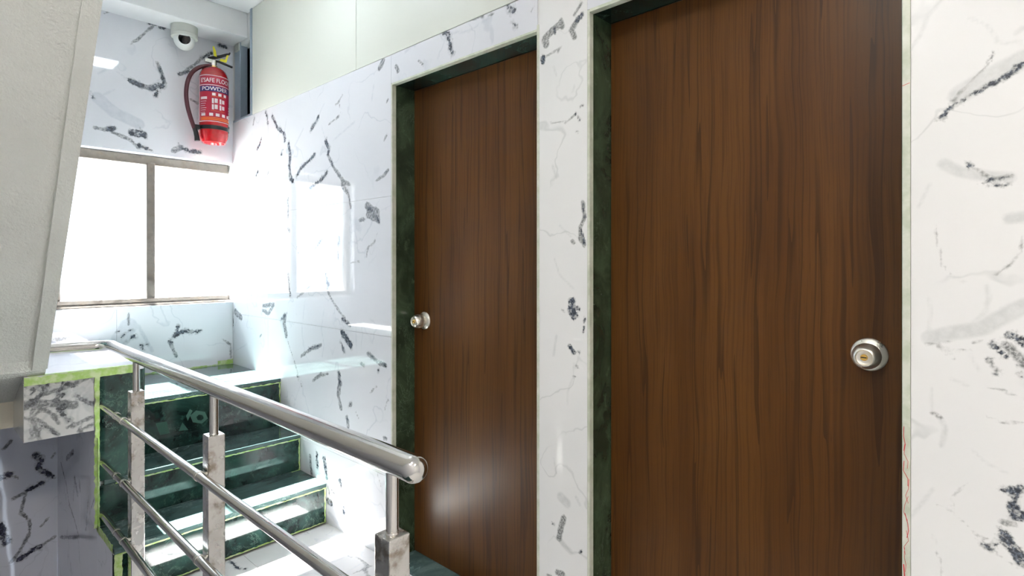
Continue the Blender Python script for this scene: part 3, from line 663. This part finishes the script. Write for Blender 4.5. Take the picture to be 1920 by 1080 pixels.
# ------------------------------------------------------------------ fire extinguisher
EX, EY, ER = 1.243, 3.574, .079
ZB0, ZS = 1.992, 2.40
fe = empty('fire_extinguisher', (EX, EY, ZB0)); tag(fe, 'red powder fire extinguisher with maroon hose hanging on the marble wall above the window', 'extinguisher')
lathe('cylinder', 'red', [(0, ZB0+.012), (.05, ZB0+.012), (.058, ZB0), (.064, ZB0), (.067, ZB0+.012), (ER-.004, ZB0+.03), (ER, ZB0+.05), (ER, ZS-.02), (ER-.004, ZS), (ER-.014, ZS+.022), (.045, ZS+.038), (.026, ZS+.046), (.0, ZS+.048)], (EX, EY, 0), (0, 0, 1), fe, 64)
def bent(nm, m, parent, quad=None, text=None, size=.03, s0=0., z0=0., off=.0008, align='CENTER', xs=1.):
    """flat print wrapped on the cylinder; s measured along the surface, s=0 faces -y"""
    if text:
        cu = bpy.data.curves.new('t', 'FONT'); cu.body = text; cu.size = size; cu.align_x = align; cu.extrude = 0; cu.offset = size*.018
        to = bpy.data.objects.new('t', cu); COL.objects.link(to); dg = bpy.context.evaluated_depsgraph_get()
        me = bpy.data.meshes.new_from_object(to.evaluated_get(dg)); bpy.data.objects.remove(to); bpy.data.curves.remove(cu)
        bm = bmesh.new(); bm.from_mesh(me); bpy.data.meshes.remove(me)
        co = [(v.co.x*xs+s0, v.co.y+z0) for v in bm.verts]
    else:
        x0, x1, za, zb = quad; bm = bmesh.new(); k = 24; co = []; g = []
        for i in range(k+1):
            g.append([bm.verts.new((0, 0, 0)), bm.verts.new((0, 0, 0))]); co += [(x0+(x1-x0)*i/k, za), (x0+(x1-x0)*i/k, zb)]
        for i in range(k): bm.faces.new((g[i][0], g[i+1][0], g[i+1][1], g[i][1]))
        bm.verts.ensure_lookup_table()
    for v, (s, z) in zip(bm.verts, co):
        a = -PI/2+s/ER; v.co = (EX+(ER+off)*math.cos(a), EY+(ER+off)*math.sin(a), z)
    me = bpy.data.meshes.new(nm); bm.to_mesh(me); bm.free(); return link(nm, me, m, parent)
LS = .118; SC = .0     # half width and centre of the label
lb = bent('label', 'red_label', fe, (SC-LS, SC+LS, 2.105, 2.378))
def bq(m, x0, x1, z0, z1, off=.0014, nm='label_print'): return bent(nm, m, lb, (SC+x0, SC+x1, z0, z1), off=off)
bq('print', -LS, LS, 2.374, 2.378); bq('print', -LS, LS, 2.105, 2.1085); bq('print', -LS, -LS+.003, 2.105, 2.378)
bq('print', -LS, LS, 2.318, 2.322); bq('blue_label', -LS, LS, 2.282, 2.314)
bent('label_print', 'print', lb, text="E'SAFE FLOOR", size=.034, s0=SC-.012, z0=2.336, off=.0018, xs=.84)
bent('label_print', 'print', lb, text='POWDER', size=.031, s0=SC-.02, z0=2.288, off=.0022, xs=1.12)
for k in range(3): bq('print', -.035+.032*k, -.017+.032*k, 2.258, 2.274)
bq('print', -.104, -.062, 2.235, 2.250)
for k in range(6): bq('print', -.104, -.066-.004*(k % 3), 2.222-.013*k, 2.2245-.013*k)
bq('orange_label', -.04, .04, 2.252, 2.255)
for k in range(2):
    for j in range(2): bq('print', -.036+.04*j, -.026+.04*j, 2.212-.036*k, 2.242-.036*k); bq('print', -.022+.04*j, -.006+.04*j, 2.216-.036*k, 2.242-.036*k-.004*j)
bq('orange_label', -.04, .04, 2.168, 2.170)
for k in range(6): bq('print', .072, .092, 2.200-.016*k, 2.210-.016*k)
for k in range(4): bq('print', -.05+.034*k, -.03+.034*k, 2.138, 2.155)
bq('print', -.10, -.072, 2.138, 2.153)
bq('orange_label', -.104, .10, 2.114, 2.122); bq('orange_label', -.104, .10, 2.125, 2.131)
lathe('strap', 'black', [(ER+.0005, 2.062), (ER+.003, 2.062), (ER+.003, 2.084), (ER+.0005, 2.084)], (EX, EY, 0), (0, 0, 1), fe, 48)
va = lathe('valve', 'chrome', [(0, 2.44), (.02, 2.44), (.02, 2.455), (.017, 2.458), (.017, 2.488), (0, 2.488)], (EX, EY, 0), (0, 0, 1), fe, 24)
lathe('valve_collar', 'brass', [(.023, 2.443), (.023, 2.451), (.018, 2.454)], (EX, EY, 0), (0, 0, 1), va, 24)
box('outlet', 'chrome', EX-.05, EX, EY-.011, EY+.011, 2.468, 2.492, va, .004, 2)
def at_(u, v, y=EY-.01): return ony(u, v, y)
# squeeze handles point to the right and towards the lens
hd = Vector((.75, -.66, 0)).normalized()
def arm(nm, pts, w, t):
    return tube(nm, 'black', [Vector((EX, EY, 0))+hd*p[0]+Vector((0, 0, p[1])) for p in pts], t, va, 10)
arm('carry_handle', [(-.012, 2.490), (.03, 2.482), (.07, 2.466), (.105, 2.452)], .02, .0065)
arm('squeeze_lever', [(-.03, 2.500), (.0, 2.506), (.04, 2.515), (.075, 2.527), (.088, 2.530), (.094, 2.540)], .02, [.009, .0105, .0085, .0075, .006, .003])
tgv = [Vector((EX, EY-.016, 0))+hd*a+Vector((0, 0, z)) for a, z in ((.028, 2.484), (.066, 2.474), (.080, 2.520), (.068, 2.519), (.060, 2.492), (.034, 2.497))]
def sheet(nm, m, pts, parent, th=Vector((0, .0015, 0))):
    bm = bmesh.new(); f = bm.faces.new([bm.verts.new(p) for p in pts]); r = bmesh.ops.extrude_face_region(bm, geom=[f])
    bmesh.ops.translate(bm, verts=[g for g in r['geom'] if isinstance(g, bmesh.types.BMVert)], vec=th); return link(nm, bm_mesh(bm, nm), m, parent)
sheet('safety_tag', 'yellow', tgv, va)
sheet('safety_tag', 'yellow', [Vector((EX, EY-.016, 0))+hd*a+Vector((0, 0, z)) for a, z in ((-.004, 2.512), (.012, 2.508), (.006, 2.545), (-.006, 2.572), (-.012, 2.568), (-.008, 2.54))], va)
hpix = [(396, 124), (384, 124), (372, 127), (360, 136), (352, 152), (349, 174), (351, 196), (356, 216), (362, 234), (366, 244)]
ho = tube('hose', 'hose', bez([at_(u, v, EY-.005) for u, v in hpix], 6), .0115, fe, 16)
nz = [at_(u, v, EY-.005) for u, v in ((365, 240), (367, 247), (369, 256), (370, 264))]
tube('nozzle', 'black', nz, [.013, .0125, .013, .015], ho, 16)
box('strap_clip', 'black', at_(366, 250).x-.004, EX-ER+.012, EY-.016, EY+.012, 2.06, 2.086, fe, .003, 1)
box('wall_bracket', 'black', EX-.02, EX+.02, EY+.045, YE, 2.12, 2.42, fe, .002, 1)
box('bracket_foot', 'black', EX+.03, EX+.11, EY+.055, YE, 2.095, 2.12, fe, .002, 1)

# ------------------------------------------------------------------ security camera under the beam
CX, CY = 1.088, 3.585
sc = empty('security_camera', (CX, CY, ZB)); tag(sc, 'white dome security camera fixed under the beam above the fire extinguisher', 'camera')
lathe('junction_box', 'plastic_grey', [(.068, 0), (.068, -.042), (.065, -.046), (.0675, -.048), (.0675, -.066), (.060, -.071), (0, -.071)], (CX, CY, ZB), (0, 0, 1), sc, 48)
ctr = Vector((CX, CY, ZB-.072))
dome = lathe('dome', 'plastic', [(.055, .004)]+[(.0555*math.cos(a), -.062*math.sin(a)) for a in np.linspace(0.05, PI/2-.001, 14)]+[(0, -.062)], ctr, (0, 0, 1), sc, 48)
ld_ = (Vector((0, 0, HCAM+.35))-ctr).normalized()
lc = ctr+ld_*.0385
lathe('lens_window', 'lens', [(.0305, -.006), (.0305, .0150), (.027, .0172), (.015, .019), (0, .0195)], lc, ld_, dome, 40)
lathe('lens_ring', 'plastic', [(.0305, .002), (.0345, .004), (.034, .013), (.0305, .0148)], lc, ld_, dome, 40)

# ------------------------------------------------------------------ ceiling lights
def panel_light(cx, cy, s, col, strength, label):
    t = empty('ceiling_light', (cx, cy, ZC)); tag(t, label, 'light')
    bm = bmesh.new()
    for b in ((cx-s-.012, cx-s, cy-s-.012, cy+s+.012), (cx+s, cx+s+.012, cy-s-.012, cy+s+.012), (cx-s, cx+s, cy-s-.012, cy-s), (cx-s, cx+s, cy+s, cy+s+.012)): box_bm(bm, *b, ZC-.024, ZC+.002)
    link('frame', bm_mesh(bm, 'frame'), 'plastic', t)
    box('diffuser', emit('lit_diffuser', col, strength), cx-s, cx+s, cy-s, cy+s, ZC-.020, ZC-.004, t)
panel_light(.945, 2.29, .122, (.84, .92, 1), 12, 'square lit ceiling panel light above the marble steps')
panel_light(-.06, -1.15, .16, (1, .91, .78), 52, 'square lit ceiling panel light farther from the upper stair flight')
panel_light(-.42, .42, .122, (1, .96, .88), 46, 'added unseen ceiling panel that brightens the upper stair flight')  # added lamp out of view, put in to brighten the sloping underside
